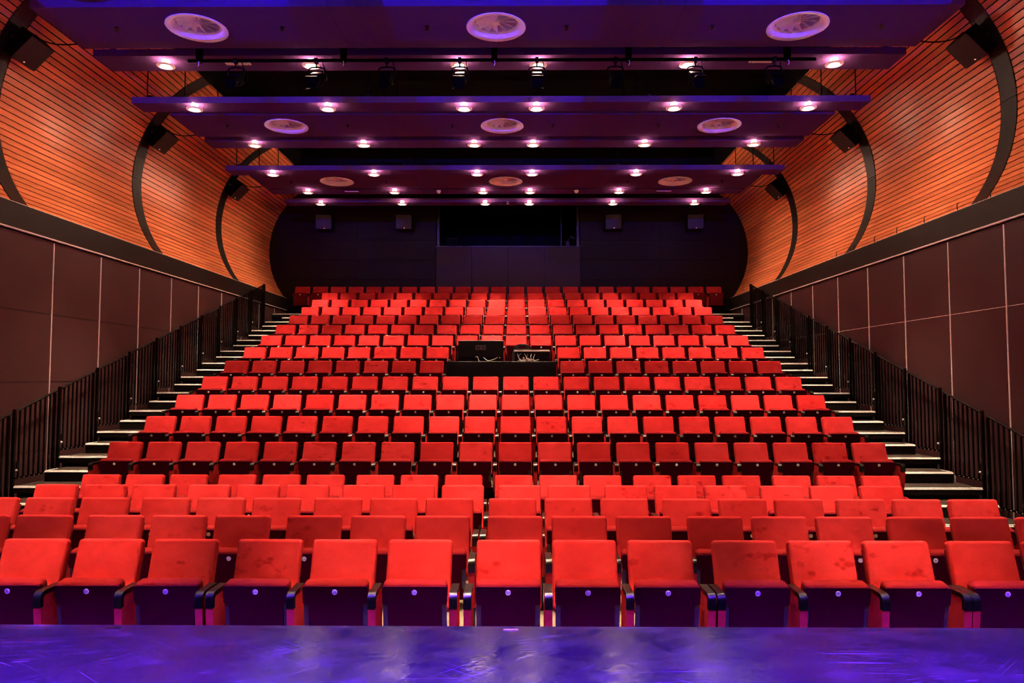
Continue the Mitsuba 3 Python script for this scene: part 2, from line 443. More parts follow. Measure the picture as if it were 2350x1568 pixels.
for sg, side, yoff in ((-1, 'left', 11.1165), (1, 'right', 9.7923)):
    w = struct('wall_' + side)
    S = 1.2772
    part(w, 'backing', bx(sg * 7.00, sg * 7.06, 5.0, BACK_Y, 0.0, 4.66), 'wall_backing')
    rows = [(0.02, 1.045), (1.075, 2.075), (2.105, 3.115), (3.145, 4.262)] if sg < 0 else [(0.02, 3.126), (3.136, 4.262)]
    mat = 'perforated_panel' if sg < 0 else 'smooth_panel'
    i0 = int(math.floor((5.4 - yoff) / S))
    for i in range(i0, 12):
        ya, yb = yoff + i * S, yoff + (i + 1) * S
        if ya > BACK_Y - 0.1: break
        yb = min(yb, BACK_Y - 0.02)
        lo = platform_top(ya) - 0.25
        for (za, zb) in rows:
            if zb < lo: continue
            part(w, 'wall_panel', bx(sg * WX, sg * (WX + 0.025), ya + 0.012, yb - 0.012, max(za, 0.0), zb), mat)
        if sg < 0:
            for zj in (1.06, 2.09, 3.13):
                if zj > lo:
                    part(w, 'joint_strip', bx(sg * (WX + 0.006), sg * (WX + 0.02), ya + 0.012, yb - 0.012, zj - 0.016, zj + 0.016), 'joint_dark')
        part(w, 'wall_trim', bx(sg * (WX - 0.010), sg * (WX + 0.015), ya - 0.010, ya + 0.010, max(0.0, lo), 4.250), 'trim_metal', label='thin pale vertical strip')
        if sg > 0 and lo < 3.0:
            part(w, 'seam_strip', bx(sg * (WX - 0.002), sg * (WX + 0.01), ya + 0.012, yb - 0.012, 3.1275, 3.1345), 'trim_metal')
    # curved timber cladding
    a0, a1 = math.radians(-38.4), math.radians(67.5)
    N = 42
    da = (a1 - a0) / N
    def P(a, r, y): return (sg * (ARC_X + r * math.cos(a)), y, ARC_Z + r * math.sin(a))
    def arc_strip(r0, r1, aa, ab, y0, y1, n_):
        V, F = [], []
        for i in range(n_ + 1):
            a = aa + (ab - aa) * i / n_
            V += [P(a, r0, y0), P(a, r0, y1), P(a, r1, y1), P(a, r1, y0)]
        for i in range(n_):
            for j in range(4):
                q = [4 * i + j, 4 * i + (j + 1) % 4, 4 * (i + 1) + (j + 1) % 4, 4 * (i + 1) + j]
                F += [[q[0], q[1], q[2]], [q[0], q[2], q[3]]]
        F += [[0, 2, 1], [0, 3, 2]]
        e = 4 * n_
        F += [[e, e + 1, e + 2], [e, e + 2, e + 3]]
        m = trimesh.Trimesh(V, F, process=False)
        m.fix_normals()
        return m
    part(w, 'cladding_backing', arc_strip(ARC_R + 0.035, ARC_R + 0.06, a0 - 0.03, a1, 3.0, BACK_Y, 48), 'void_black')
    bays = list(zip([3.2] + RIB_FAR, [r - RIB_W for r in RIB_FAR] + [BACK_Y - 0.01]))
    gap = 0.0155 / ARC_R
    rr = random.Random(11 + sg)
    for b, (ya, yb) in enumerate(bays[1:]):
        for i in range(N):
            aa = a0 + i * da + gap / 2
            jit = rr.uniform(-0.0015, 0.0015)
            m = arc_strip(ARC_R + jit, ARC_R + 0.02 + jit, aa, aa + da - gap, ya + 0.004, yb - 0.004, 1)
            part(w, 'slat', m, 'wood_%d' % rr.choice((0, 0, 1, 2, 3, 3)))
    for yf in RIB_FAR[1:]:
        am = math.radians(2)
        part(w, 'rib', arc_strip(ARC_R - 0.014, ARC_R + 0.02, a0, am, yf - RIB_W, yf - 0.032, 20), 'rib_dark')
        part(w, 'rib', arc_strip(ARC_R - 0.014, ARC_R + 0.02, am + 0.003, a1, yf - RIB_W, yf - 0.032, 24), 'rib_dark')
    # horizontal band
    t_ = struct('trim_1' if sg < 0 else 'trim_2')
    part(t_, 'band', cat(bx(sg * 6.895, sg * 6.93, 5.0, BACK_Y, 4.305, 4.672), bx(sg * 6.93, sg * 7.05, 5.0, BACK_Y, 4.655, 4.672)), 'band_dark')
    part(t_, 'lower_edge_strip', bx(sg * 6.882, sg * 6.935, 5.0, BACK_Y, 4.285, 4.305), 'trim_metal', label='thin pale strip')
    part(t_, 'upper_edge_strip', bx(sg * 6.897, sg * 6.92, 5.0, BACK_Y, 4.672, 4.680), 'trim_metal')
    if sg > 0:
        for px in (2282, 2205, 2128, 2064, 2012, 1965, 1924):
            y = (6.92 - CX) * FPX / (px - 1188.6)
            part(t_, 'hook', tube([(6.91, y, 4.66), (6.905, y, 4.76), (6.915, y, 4.785), (6.935, y, 4.79)], 0.007, 5), 'dark_metal', smooth=True)

# ---------------------------------------------------------------- back wall and booth
bw = struct('wall_back')
ZT = 8.9
part(bw, 'backing', cat(bx(-7.6, -2.15, BACK_Y + 0.03, BACK_Y + 0.08, 3.5, ZT), bx(2.18, 7.6, BACK_Y + 0.03, BACK_Y + 0.08, 3.5, ZT), bx(-2.15, 2.18, BACK_Y + 0.03, BACK_Y + 0.08, 3.5, 6.28), bx(-2.15, 2.18, BACK_Y + 0.03, BACK_Y + 0.08, 7.95, ZT)), 'void_black')
zs = [4.01 + 0.62 * i for i in range(8)]
for (xa, xb) in ((-7.2, -4.73), (-4.73, -2.25), (2.25, 4.73), (4.73, 7.2)):
    for za, zb in zip(zs[:-1], zs[1:]):
        part(bw, 'wall_panel', bx(xa + 0.004, xb - 0.004, BACK_Y, BACK_Y + 0.025, za + 0.004, zb - 0.004), 'back_black')
for xa, xb in ((-7.6, -7.2), (7.2, 7.6)):
    part(bw, 'wall_panel', bx(xa, xb, BACK_Y, BACK_Y + 0.025, 4.01, 8.35), 'back_black')
for xa, xb in ((-2.24, -1.13), (-1.13, 0.0), (0.0, 1.13), (1.13, 2.25)):
    part(bw, 'booth_panel', bx(xa + 0.005, xb - 0.005, BACK_Y - 0.05, BACK_Y + 0.02, 4.1, 6.275), 'booth_panel_paint')
part(bw, 'booth_sill', bx(-2.26, 2.27, BACK_Y - 0.07, BACK_Y + 0.35, 6.278, 6.30), 'rib_dark')
for x in (-2.18, 2.18):
    part(bw, 'booth_jamb', bx(x - 0.035, x + 0.035, BACK_Y - 0.01, BACK_Y + 0.3, 6.30, 7.95), 'rib_dark')
part(bw, 'booth_lining', cat(bx(-2.6, 2.6, BACK_Y + 2.6, BACK_Y + 2.65, 5.2, 8.2), bx(-2.65, -2.6, BACK_Y + 0.08, BACK_Y + 2.6, 5.2, 8.2),
     bx(2.6, 2.65, BACK_Y + 0.08, BACK_Y + 2.6, 5.2, 8.2), bx(-2.6, 2.6, BACK_Y + 0.08, BACK_Y + 2.6, 8.1, 8.15), bx(-2.6, 2.6, BACK_Y + 0.08, BACK_Y + 2.6, 5.2, 5.25)), 'void_black')
part(bw, 'booth_mullion', bx(1.66, 1.69, BACK_Y + 0.2, BACK_Y + 0.24, 6.30, 7.95), 'rib_dark')
t = thing('equipment_case', 'small black ribbed equipment case on the booth sill, left end', 'case')
part(t, 'case_body', moved(rbox(0.36, 0.2, 0.26, 0.015), -1.75, BACK_Y + 0.2, 6.432, ry=-0.03), 'speaker_black')
part(t, 'case_lid', moved(rbox(0.36, 0.2, 0.02, 0.006), -1.75, BACK_Y + 0.2, 6.574, ry=-0.08), 'speaker_grille')
t = thing('booth_lamp', 'small dim desk lamp on a bent arm at the right end of the booth', 'desk lamp')
part(t, 'lamp_base', bx(1.82, 1.93, BACK_Y + 0.15, BACK_Y + 0.25, 6.30, 6.49), 'speaker_grille')
part(t, 'lamp_arm', tube(spline([(1.9, BACK_Y + 0.2, 6.48), (1.92, BACK_Y + 0.2, 6.58), (2.02, BACK_Y + 0.2, 6.63)], 10), 0.012), 'speaker_grille')
part(t, 'lamp_head', moved(rbox(0.16, 0.1, 0.05, 0.02), 2.03, BACK_Y + 0.2, 6.61, ry=0.3), 'speaker_grille')
t = thing('microphone_stalk', 'thin upright stalk on the booth sill right of centre', 'microphone')
part(t, 'stalk', cyl((1.23, BACK_Y + 0.1, 6.31), (1.23, BACK_Y + 0.1, 6.42), 0.008, 8), 'speaker_grille')
part(t, 'foot', cyl((1.23, BACK_Y + 0.1, 6.30), (1.23, BACK_Y + 0.1, 6.312), 0.03, 12), 'speaker_grille')

# back speakers
GR = rbox(0.47, 0.02, 0.44, 0.006)
for x, rz, word in ((-5.66, 0.16, 'leftmost'), (-3.20, 0.12, 'second from the left'), (3.24, -0.12, 'third from the left'), (5.75, -0.16, 'rightmost')):
    t = thing('wall_speaker', 'black box loudspeaker with grey grille on the back wall, %s of four' % word, 'loudspeaker', 'loudspeakers on the back wall')
    M = T().translate([x, 21.98, 6.98]).rotate([0, 0, 1], math.degrees(rz)).rotate([1, 0, 0], 9.0)
    body = prism_x([(-0.08, -0.235), (0.27, -0.20), (0.27, 0.20), (-0.08, 0.235)], -0.25, 0.25)
    part(t, 'cabinet', body, 'speaker_black', to=M)
    part(t, 'grille', moved(GR, 0, -0.085, 0.0), 'speaker_grille', to=M)
    part(t, 'bracket', bx(-0.05, 0.05, 0.20, 0.36, -0.06, 0.06), 'dark_metal', to=M)
    scene[key_for(t + '__indicator_light')] = {**mikit.ply(moved(rbox(0.022, 0.01, 0.022, 0.004), 0.02, -0.098, -0.19), 'lamp_glow_surface'), 'to_world': M,
        'emitter': {'type': 'area', 'radiance': em(2.2, 0.25, 0.12), 'sampling_weight': 0.01}}

# side speakers: face in the plane of depth and the wall's tangent, aimed at the seats
for sg, side in ((-1, 'left'), (1, 'right')):
    for i, y in enumerate((10.30, 14.40, 18.40)):
        t = thing('side_speaker', 'dark box loudspeaker angled down from the %s timber wall, %s from the stage' % (side, ORD[i + 1]), 'loudspeaker', 'loudspeakers on the %s timber wall' % side)
        A, B = np.array([6.82, 7.18]), np.array([7.13, 6.86])       # (x, z) of the face's inner and outer edge
        nrm = np.array([0.717, 0.695])                               # away from the seats
        dp = 0.20
        poly = [(sg * p[0], p[1]) for p in (A, B, B + nrm * dp * 0.8, A + nrm * dp)]
        part(t, 'cabinet', prism_y(poly, y, y + 0.52), 'speaker_black')
        a2, b2 = A + (B - A) * 0.02 - nrm * 0.012, B - (B - A) * 0.02 - nrm * 0.012
        poly = [(sg * p[0], p[1]) for p in (a2, b2, b2 + nrm * 0.02, a2 + nrm * 0.02)]
        part(t, 'grille', prism_y(poly, y + 0.008, y + 0.512), 'speaker_grille')
        c = B - (B - A) * 0.10 - nrm * 0.014
        scene[key_for(t + '__indicator_light')] = {**mikit.ply(moved(rbox(0.022, 0.022, 0.012, 0.004), sg * c[0], y + 0.24, c[1]), 'lamp_glow_surface'),
            'emitter': {'type': 'area', 'radiance': em(1.6, 0.3, 0.2), 'sampling_weight': 0.01}}
        m0 = (A + B) / 2 + nrm * dp * 0.8
        part(t, 'bracket', tube([(sg * m0[0], y + 0.15, m0[1]), (sg * (m0[0] + 0.16), y + 0.05, m0[1] + 0.14)], 0.035, 8), 'dark_metal')
        part(t, 'cable', tube(spline([(sg * (A[0] + 0.03), y + 0.12, 7.24), (sg * 6.70, y + 0.30, 7.19), (sg * 6.45, y + 0.42, 7.24), (sg * 6.30, y + 0.50, 7.33)], 16), 0.010, 5), 'speaker_black', smooth=True)

# ---------------------------------------------------------------- ceiling
c = struct('ceiling')
part(c, 'upper_deck', bx(-7.0, 7.0, 3.0, BACK_Y + 0.1, 9.0, 9.05), 'void_black')
for sg in (-1, 1):
    part(c, 'upper_side', bx(sg * 6.02, sg * 6.06, 3.0, BACK_Y + 0.1, 8.24, 9.0), 'void_black')
for y in (5.9, 9.0, 10.82, 12.9, 16.9, 20.9):
    part(c, 'steel_beam', bx(-6.6, 6.6, y - 0.06, y + 0.06, 8.4, 8.65), 'void_black')
PANELS = [('C', 4.27, 4.67, 6.85), ('A', 5.50, 6.72, 7.15), ('B', 6.96, 7.50, 7.15), ('C', 8.08, 8.49, 6.85), ('A', 9.46, 10.68, 7.15), ('B', 10.93, 11.48, 7.15), ('C', 12.07, 12.48, 6.85), ('A', 13.44, 14.67, 7.15), ('B', 14.93, 15.40, 7.15),
          ('C', 16.03, 16.44, 6.85), ('A', 17.44, 18.70, 7.15), ('B', 18.84, 19.30, 7.15), ('I', 20.17, 20.6, 7.15)]
HOLES = (-4.27, 0.0, 4.275)
DIF_Y = {5.50: 6.1, 9.46: 10.04, 13.44: 14.04, 17.44: 18.04}
DESC = ['narrow lowered lamp-carrying', 'wide diffuser-carrying', 'narrow lamp-carrying', 'narrow lowered lamp-carrying']
PW = 6.29
for i, (ty, y0, y1, z0) in enumerate(PANELS):
    word = {'A': 'wide purple ceiling panel with round air diffusers', 'B': 'narrow purple ceiling panel behind a wide one', 'C': 'narrow lowered purple ceiling panel with lamps',
            'I': 'narrow purple ceiling panel next to the back wall'}[ty]
    t = thing('acoustic_panel', word + ('' if ty == 'I' else ', %s of its kind from the stage' % ORD[1 + sum(p[0] == ty for p in PANELS[:i])]), 'ceiling panel', 'suspended ceiling panels')
    poly = sbox(-PW, y0, PW, y1)
    if ty == 'A':
        for hx in HOLES:
            poly = poly.difference(Point(hx, DIF_Y[y0]).buffer(0.385, 24))
    # three boards per panel with fine joints
    cuts = [-PW, -2.25, 2.55, PW]
    for xa, xb in zip(cuts[:-1], cuts[1:]):
        part(t, 'board', prism_z(poly.intersection(sbox(xa + 0.002, y0, xb - 0.002, y1)), z0, z0 + 0.107), 'ceiling_paint')
    part(t, 'carrier', cat(*[bx(x - 0.03, x + 0.03, y0 + 0.03, y1 - 0.03, z0 + 0.107, z0 + 0.15) for x in (-6.0, -2.25, 2.55, 6.0)]), 'dark_metal', label='dark carrier battens')
    for sx in (-6.07, -2.25, 2.55, 6.08):
        part(t, 'hanger_rod', cyl((sx, y0 + 0.09, z0 + 0.10), (sx, y0 + 0.09, 8.45), 0.010, 6), 'dark_metal')

# swirl diffusers
blade = []
flange = lathe([(0.372, 0.03), (0.372, -0.004), (0.42, -0.004), (0.422, -0.014), (0.414, -0.018), (0.36, -0.012), (0.335, 0.005), (0.312, 0.045), (0.30, 0.075), (0.30, 0.085), (0.325, 0.05), (0.35, 0.02), (0.372, 0.03)], 48)
pan = lathe([(0.0, 0.20), (0.31, 0.20), (0.31, 0.07), (0.30, 0.07), (0.30, 0.19), (0.0, 0.19)], 40)
hub = lathe([(0.0, 0.036), (0.045, 0.036), (0.05, 0.042), (0.05, 0.16), (0.0, 0.16)], 20)
def blade_mesh(a):
    w = math.radians(30) * 0.90
    r0, r1 = 0.05, 0.292
    pl = []
    for r, s in ((r0, -1), (r1, -1), (r1 * 0.995, 0), (r1, 1), (r0, 1)):
        pl.append((r * math.cos(s * w / 2), r * math.sin(s * w / 2)))
    m = trimesh.creation.extrude_polygon(Polygon(pl), 0.003, engine='earcut')
    m.apply_transform(trimesh.transformations.rotation_matrix(math.radians(38), (1, 0, 0)))
    m.apply_translation((0, 0, 0.085))
    m.apply_transform(trimesh.transformations.rotation_matrix(a, (0, 0, 1)))
    return m
F_PLY, P_PLY, H_PLY = mikit.ply(flange, 'white_metal', smooth=35), mikit.ply(pan, 'diffuser_pan', smooth=35), mikit.ply(hub, 'white_metal', smooth=35)
B_PLY = [mikit.ply(blade_mesh(2 * math.pi * q / 12 + 0.1), 'white_metal') for q in range(12)]
for r_, y0 in enumerate((9.46, 13.44, 17.44)):
    for j, hx in enumerate(HOLES):
        t = thing('air_diffuser', 'round white swirl air diffuser, %s of three on the %s diffuser panel' % (('left', 'middle', 'right')[j], ('nearest', 'middle', 'farthest')[r_]), 'air diffuser', 'round air diffusers in the ceiling')
        M = T().translate([hx, DIF_Y[y0], 7.15])
        put(t, 'flange', F_PLY, to=M)
        put(t, 'pan', P_PLY, to=M)
        put(t, 'hub', H_PLY, to=M)
        for q in range(12):
            put(t, 'blade', B_PLY[q], to=M)

# house lights
ring = lathe([(0.099, -0.105), (0.135, -0.098), (0.138, -0.092), (0.135, -0.084), (0.128, -0.084), (0.102, -0.092), (0.099, -0.105)], 28)
sleeve = lathe([(0.130, -0.088), (0.130, 0.004)], 28)
tubem = lathe([(0.055, -0.062), (0.055, 0.004)], 20)
bulb = lathe([(0.0, -0.114), (0.045, -0.111), (0.070, -0.104), (0.080, -0.096), (0.068, -0.086), (0.0, -0.082)], 20)
spoke = cat(*[cyl((0.07 * math.cos(a), 0.07 * math.sin(a), -0.093), (0.10 * math.cos(a), 0.10 * math.sin(a), -0.094), 0.004, 6) for a in (0.5, 2.6, 4.7)])
scene['clear_glass'] = {'type': 'thindielectric', 'int_ior': 1.5}
R_PLY, S_PLY = {**mikit.ply(ring, 'lamp_ring_metal', smooth=40), 'emitter': {'type': 'area', 'radiance': em(0.40, 0.15, 0.13), 'sampling_weight': 0.02}}, mikit.ply(sleeve, 'clear_glass', smooth=True)
T_PLY = {**mikit.ply(tubem, 'lamp_glow_surface', smooth=40), 'emitter': {'type': 'area', 'radiance': em(60.0, 36.0, 23.0), 'sampling_weight': 0.15}}
BU_PLY = {**mikit.ply(bulb, 'lamp_glow_surface', smooth=40), 'emitter': {'type': 'area', 'radiance': em(110.0, 69.0, 45.0), 'sampling_weight': 0.6}}
SP_PLY = mikit.ply(spoke, 'lamp_ring_metal')
row_words = ['', '', '', 'first', 'second', 'third', 'fourth', 'fifth', 'sixth']
for r_, (y, z) in enumerate(LAMP_ROWS):
    for j, x in enumerate(LAMP_X):
        lab = ('glowing ring downlight, %s from the left in the %s lamp row from the stage' % (ORD[j + 1], row_words[r_])) if r_ > 2 else \
              ('glowing ring downlight above the %s seat row, %s from the left' % (('front', 'third', 'fourth')[r_], ORD[j + 1]))
        t = thing('downlight', lab, 'downlight', 'ring downlights under the ceiling panels')
        M = T().translate([x, y, z])
        put(t, 'ring', R_PLY, to=M)
        put(t, 'glass_sleeve', S_PLY, to=M)
        put(t, 'glow_tube', T_PLY, label='bright glowing tube', to=M)
        put(t, 'bulb', BU_PLY, label='bright glowing bulb', to=M)
        put(t, 'spoke', SP_PLY, to=M)

# sprinklers
spr = cat(cyl((0, 0, 0.004), (0, 0, -0.03), 0.011, 10), moved(lathe([(0, -0.055), (0.028, -0.052), (0.028, -0.049), (0, -0.049)], 14)), cyl((0.011, 0, -0.02), (0.006, 0, -0.05), 0.003, 6), cyl((-0.011, 0, -0.02), (-0.006, 0, -0.05), 0.003, 6), lathe([(0, 0), (0.032, 0), (0.032, -0.006), (0, -0.006)], 16))
SPR = mikit.ply(spr, 'dark_metal')
for r_, (y, xs) in enumerate(((10.02, (-5.42, -3.05, -0.98, 1.0, 3.07, 5.45)), (14.0, (-5.43, -3.05, -0.98, 1.0, 3.07, 5.43)), (18.02, (-5.42, -3.02, 3.08, 5.45)))):
    for j, x in enumerate(xs):
        t = thing('sprinkler_head', 'small dark ceiling sprinkler, %s from the left on the %s diffuser panel' % (ORD[j + 1], ('nearest', 'middle', 'farthest')[r_]), 'sprinkler', 'sprinkler heads in the ceiling panels')
        scene[t] = {**SPR, 'to_world': T().translate([x, y, 7.15])}
for x, word in ((-1.79, 'left'), (1.86, 'right')):
    t = thing('smoke_detector', 'small pale dome detector under a far ceiling panel, %s one' % word, 'smoke detector', 'dome detectors')
    single(t, moved(lathe([(0, -0.085), (0.03, -0.075), (0.05, -0.045), (0.05, -0.02), (0.06, -0.02), (0.06, 0.0), (0, 0.0)], 20), x, 18.93, 7.15), 'white_metal', smooth=35)
for (x0, x1, y0, y1, word) in ((-4.33, -3.93, 11.16, 11.24, 'near left'), (3.95, 4.31, 11.13, 11.21, 'near right'), (-4.30, -3.93, 18.95, 19.03, 'far left'), (3.99, 4.38, 18.95, 19.03, 'far right')):
    t = thing('ceiling_plate', 'flat pale rectangular plate under a lamp panel, %s one' % word, 'ceiling plate', 'pale plates under the lamp panels')
    part(t, 'plate', moved(rbox(x1 - x0, y1 - y0, 0.012, 0.004), (x0 + x1) / 2, (y0 + y1) / 2, 7.142), 'plate_white')
    part(t, 'screw', moved(cat(*[cyl((s * (x1 - x0) * 0.42, 0, -0.003), (s * (x1 - x0) * 0.42, 0, 0.0), 0.008, 8) for s in (-1, 1)]), (x0 + x1) / 2, (y0 + y1) / 2, 7.137), 'dark_metal')

# lighting bar with stage spots
BY, BZ = 10.82, 7.02
t = thing('lighting_bar', 'long black horizontal lighting pipe hung below the ceiling panels', 'lighting bar')
part(t, 'pipe', cyl((-4.75, BY, BZ), (4.85, BY, BZ), 0.025, 12), 'speaker_black', smooth=40)
for x in (-4.58, -2.36, -0.05, 2.0, 4.42):
    part(t, 'hanger', cat(bx(x - 0.045, x + 0.045, BY - 0.03, BY + 0.03, BZ + 0.03, 8.42), bx(x - 0.03, x + 0.03, BY - 0.035, BY + 0.035, BZ - 0.03, BZ + 0.05)), 'speaker_black')
    part(t, 'hanger_hook', tube(spline([(x, BY - 0.03, BZ - 0.02), (x + 0.01, BY - 0.04, BZ - 0.07), (x - 0.005, BY - 0.03, BZ - 0.10)], 8), 0.006, 5), 'aluminium')
spot_body = cat(moved(rbox(0.17, 0.20, 0.18, 0.02), 0, 0.06, 0), cyl((0, -0.04, 0), (0, -0.22, 0), 0.075, 18), cyl((0, -0.20, 0), (0, -0.23, 0), 0.088, 18))
lens = lathe([(0, 0.0), (0.05, -0.008), (0.075, -0.02)], 18)
yoke = tube(spline([(-0.115, 0.02, 0.0), (-0.12, 0.02, 0.12), (-0.08, 0.02, 0.185), (0.08, 0.02, 0.185), (0.12, 0.02, 0.12), (0.115, 0.02, 0.0)], 24), 0.011, 6)
prin('lens_glass', (0.01, 0.01, 0.03), 0.15, spec=0.6)
doors = cat(bx(-0.09, 0.09, -0.30, -0.23, 0.088, 0.092), bx(-0.09, 0.09, -0.30, -0.23, -0.092, -0.088))
for j, x in enumerate((-4.02, -2.78, -1.70, -0.58, 0.60, 1.80, 3.02, 4.22)):
    t = thing('stage_spotlight', 'black stage spotlight hanging from the lighting bar, %s from the left' % ORD[j + 1], 'spotlight', 'spotlights on the lighting bar')
    z = BZ - 0.30
    tilt = 0.55
    part(t, 'body', moved(spot_body, x, BY, z, rx=tilt), 'speaker_black', smooth=35)
    part(t, 'lens', moved(moved(lens, rx=math.pi / 2, y=-0.225), x, BY, z, rx=tilt), 'lens_glass', smooth=True)
    part(t, 'yoke', moved(yoke, x, BY, z + 0.01), 'speaker_black', smooth=True)
    part(t, 'clamp', cat(bx(x - 0.025, x + 0.025, BY - 0.035, BY + 0.035, BZ - 0.045, BZ + 0.03), cyl((x, BY, BZ - 0.04), (x, BY, z + 0.18), 0.012, 8)), 'dark_metal')
    part(t, 'barn_door', moved(doors, x, BY, z, rx=tilt), 'speaker_black')
    part(t, 'cable', tube(spline([(x + 0.02, BY + 0.16, z + 0.02), (x + 0.14, BY + 0.12, z + 0.10), (x + 0.10, BY + 0.02, BZ - 0.06), (x + 0.16, BY, BZ + 0.02)], 14), 0.007, 5), 'speaker_black', smooth=True)
t = thing('hanging_camera', 'tiny pale camera hanging below the last ceiling panel near the centre', 'camera')
hx = pix_to_plane_y(1165, 466, 20.12)
part(t, 'drop_rod', cyl((hx[0], 20.3, 7.2), (hx[0], 20.12, hx[2] + 0.04), 0.008, 6), 'white_metal')
part(t, 'camera_body', moved(rbox(0.055, 0.09, 0.07, 0.008), hx[0], 20.12, hx[2]), 'white_metal')
part(t, 'camera_lens', cyl((hx[0], 20.08, hx[2]), (hx[0], 20.065, hx[2]), 0.018, 12), 'speaker_black')
# blue stage wash fixtures above the camera
t = thing('stage_bar', 'black lighting pipe above the stage carrying the blue wash lights', 'lighting bar')
part(t, 'pipe', cyl((-7.0, -1.6, 6.62), (7.0, -1.6, 6.62), 0.025, 10), 'speaker_black')
part(t, 'hanger', cat(*[cyl((x, -1.6, 6.62), (x, -1.6, 9.0), 0.015, 8) for x in (-6, 0, 6)]), 'dark_metal')
for j, (x, y, z) in enumerate(BLUE_AT):
    t = thing('wash_light', 'blue stage wash light above the stage, %s from the left' % ORD[j + 1], 'spotlight', 'blue wash lights')
    part(t, 'body', moved(rbox(0.32, 0.30, 0.32, 0.05), x, y, z), 'speaker_black')
    part(t, 'clamp', cyl((x, y, z + 0.15), (x, y, 6.62), 0.02, 8), 'dark_metal')

t = thing('stage_bar', 'black lighting pipe right above the stage carrying blue top lights', 'lighting bar')
part(t, 'pipe', cyl((-7.0, 1.2, 6.62), (7.0, 1.2, 6.62), 0.025, 10), 'speaker_black')
part(t, 'hanger', cat(*[cyl((x, 1.2, 6.62), (x, 1.2, 9.0), 0.015, 8) for x in (-6, 0, 6)]), 'dark_metal')
for j, (x, y, z) in enumerate(BLUE_TOP):
    t = thing('top_light', 'blue top light right above the stage, %s from the left' % ORD[j + 1], 'spotlight', 'blue top lights')
    part(t, 'body', moved(rbox(0.30, 0.30, 0.30, 0.05), x, y, z), 'speaker_black')
    part(t, 'clamp', cyl((x, y, z + 0.14), (x, y, 6.62), 0.02, 8), 'dark_metal')

# ---------------------------------------------------------------- seats
LEAN = math.radians(19)
back_m = moved(rbox(0.465, 0.075, 0.465, 0.026, 3, puff=0.010), 0, 0.0, 0, rx=-LEAN)
back_m.apply_translation((0, -0.082, 0.668))
back_m.apply_translation((0, 0, 0.930 - back_m.bounds[1][2]))
shell_m = moved(rbox(0.44, 0.014, 0.42, 0.006, 1), 0, 0.042, 0.0, rx=-LEAN)
shell_m.apply_translation((0, -0.080, 0.66))
FY = -0.325
AS = 0.080                       # armrests sit this much further back
cush = cat(moved(rbox(0.442, 0.105, 0.140, 0.036, 3), 0, FY + 0.0525, 0.640),
           moved(rbox(0.362, 0.085, 0.240, 0.03, 1), 0, FY + 0.0425, 0.49),
           moved(rbox(0.442, 0.09, 0.085, 0.03, 2), 0, FY + 0.045, 0.362))
under_poly = Polygon([(-0.213, 0.684), (0.213, 0.684), (0.213, 0.583), (0.176, 0.575), (0.176, 0.405), (0.213, 0.398), (0.213, 0.335), (-0.213, 0.335), (-0.213, 0.398), (-0.176, 0.405), (-0.176, 0.575), (-0.213, 0.583)]).buffer(0.008, 2)
under_m = prism_y(under_poly, FY - 0.006, FY + 0.03)
TILT = math.radians(10)     # the folded seat leans towards the stage at its top
def tipped(m):
    return moved(moved(m, 0, -(FY + 0.02), -0.72, ), 0, FY + 0.02, 0.72, ) if TILT == 0 else moved(moved(moved(m, 0, -(FY + 0.02), -0.72), rx=TILT), 0, FY + 0.02, 0.72)
cush, under_m = tipped(cush), tipped(under_m)
plate_m = bx(-0.019, 0.019, FY + 0.006, FY + 0.012, 0.405, 0.578)
plate_m = cat(plate_m, cyl((0, FY + 0.001, 0.565), (0, FY + 0.007, 0.565), 0.006, 8), cyl((0, FY + 0.001, 0.42), (0, FY + 0.007, 0.42), 0.006, 8))
pad_prof = [(-0.265, 0.675), (-0.456, 0.675), (-0.471, 0.673), (-0.485, 0.667), (-0.496, 0.656), (-0.503, 0.642), (-0.505, 0.626), (-0.503, 0.575), (-0.470, 0.575), (-0.470, 0.632), (-0.455, 0.645), (-0.265, 0.645)]
pad_m = prism_x([(a + AS, b) for a, b in pad_prof], -0.0265, 0.0265)
panel_prof = Polygon([(-0.255, 0.646), (-0.455, 0.646), (-0.471, 0.632), (-0.498, 0.572), (-0.480, 0.42), (-0.455, 0.33), (-0.40, 0.285), (-0.27, 0.285), (-0.235, 0.36)]).buffer(-0.008).buffer(0.008, 3)
panel_m = moved(prism_x(panel_prof, -0.025, 0.025), 0, AS, 0)
leg_m = cat(bx(-0.02, 0.02, -0.34 + AS, -0.22 + AS, 0.012, 0.30), bx(-0.025, 0.025, -0.42 + AS, -0.16 + AS, 0.0, 0.012))
badge_m = moved(lathe([(0, 0.0), (0.0175, 0.0), (0.0185, 0.001), (0.0185, 0.004), (0, 0.004)], 20), 0, FY - 0.010, 0.655, rx=-math.pi / 2)
plate_m, badge_m = tipped(plate_m), tipped(badge_m)
PB, PS, PC = mikit.ply(back_m, 'velvet', smooth=True), mikit.ply(shell_m, 'shell_red'), mikit.ply(cush, 'velvet_dimmed', smooth=True)
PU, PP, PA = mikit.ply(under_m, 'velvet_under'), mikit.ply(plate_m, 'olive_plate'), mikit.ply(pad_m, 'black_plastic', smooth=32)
PU18 = mikit.ply(under_m, 'velvet_dimmed')
PV, PL, PN = mikit.ply(panel_m, 'velvet'), mikit.ply(leg_m, 'dark_metal'), mikit.ply(badge_m, 'badge_white')
NUM = {}
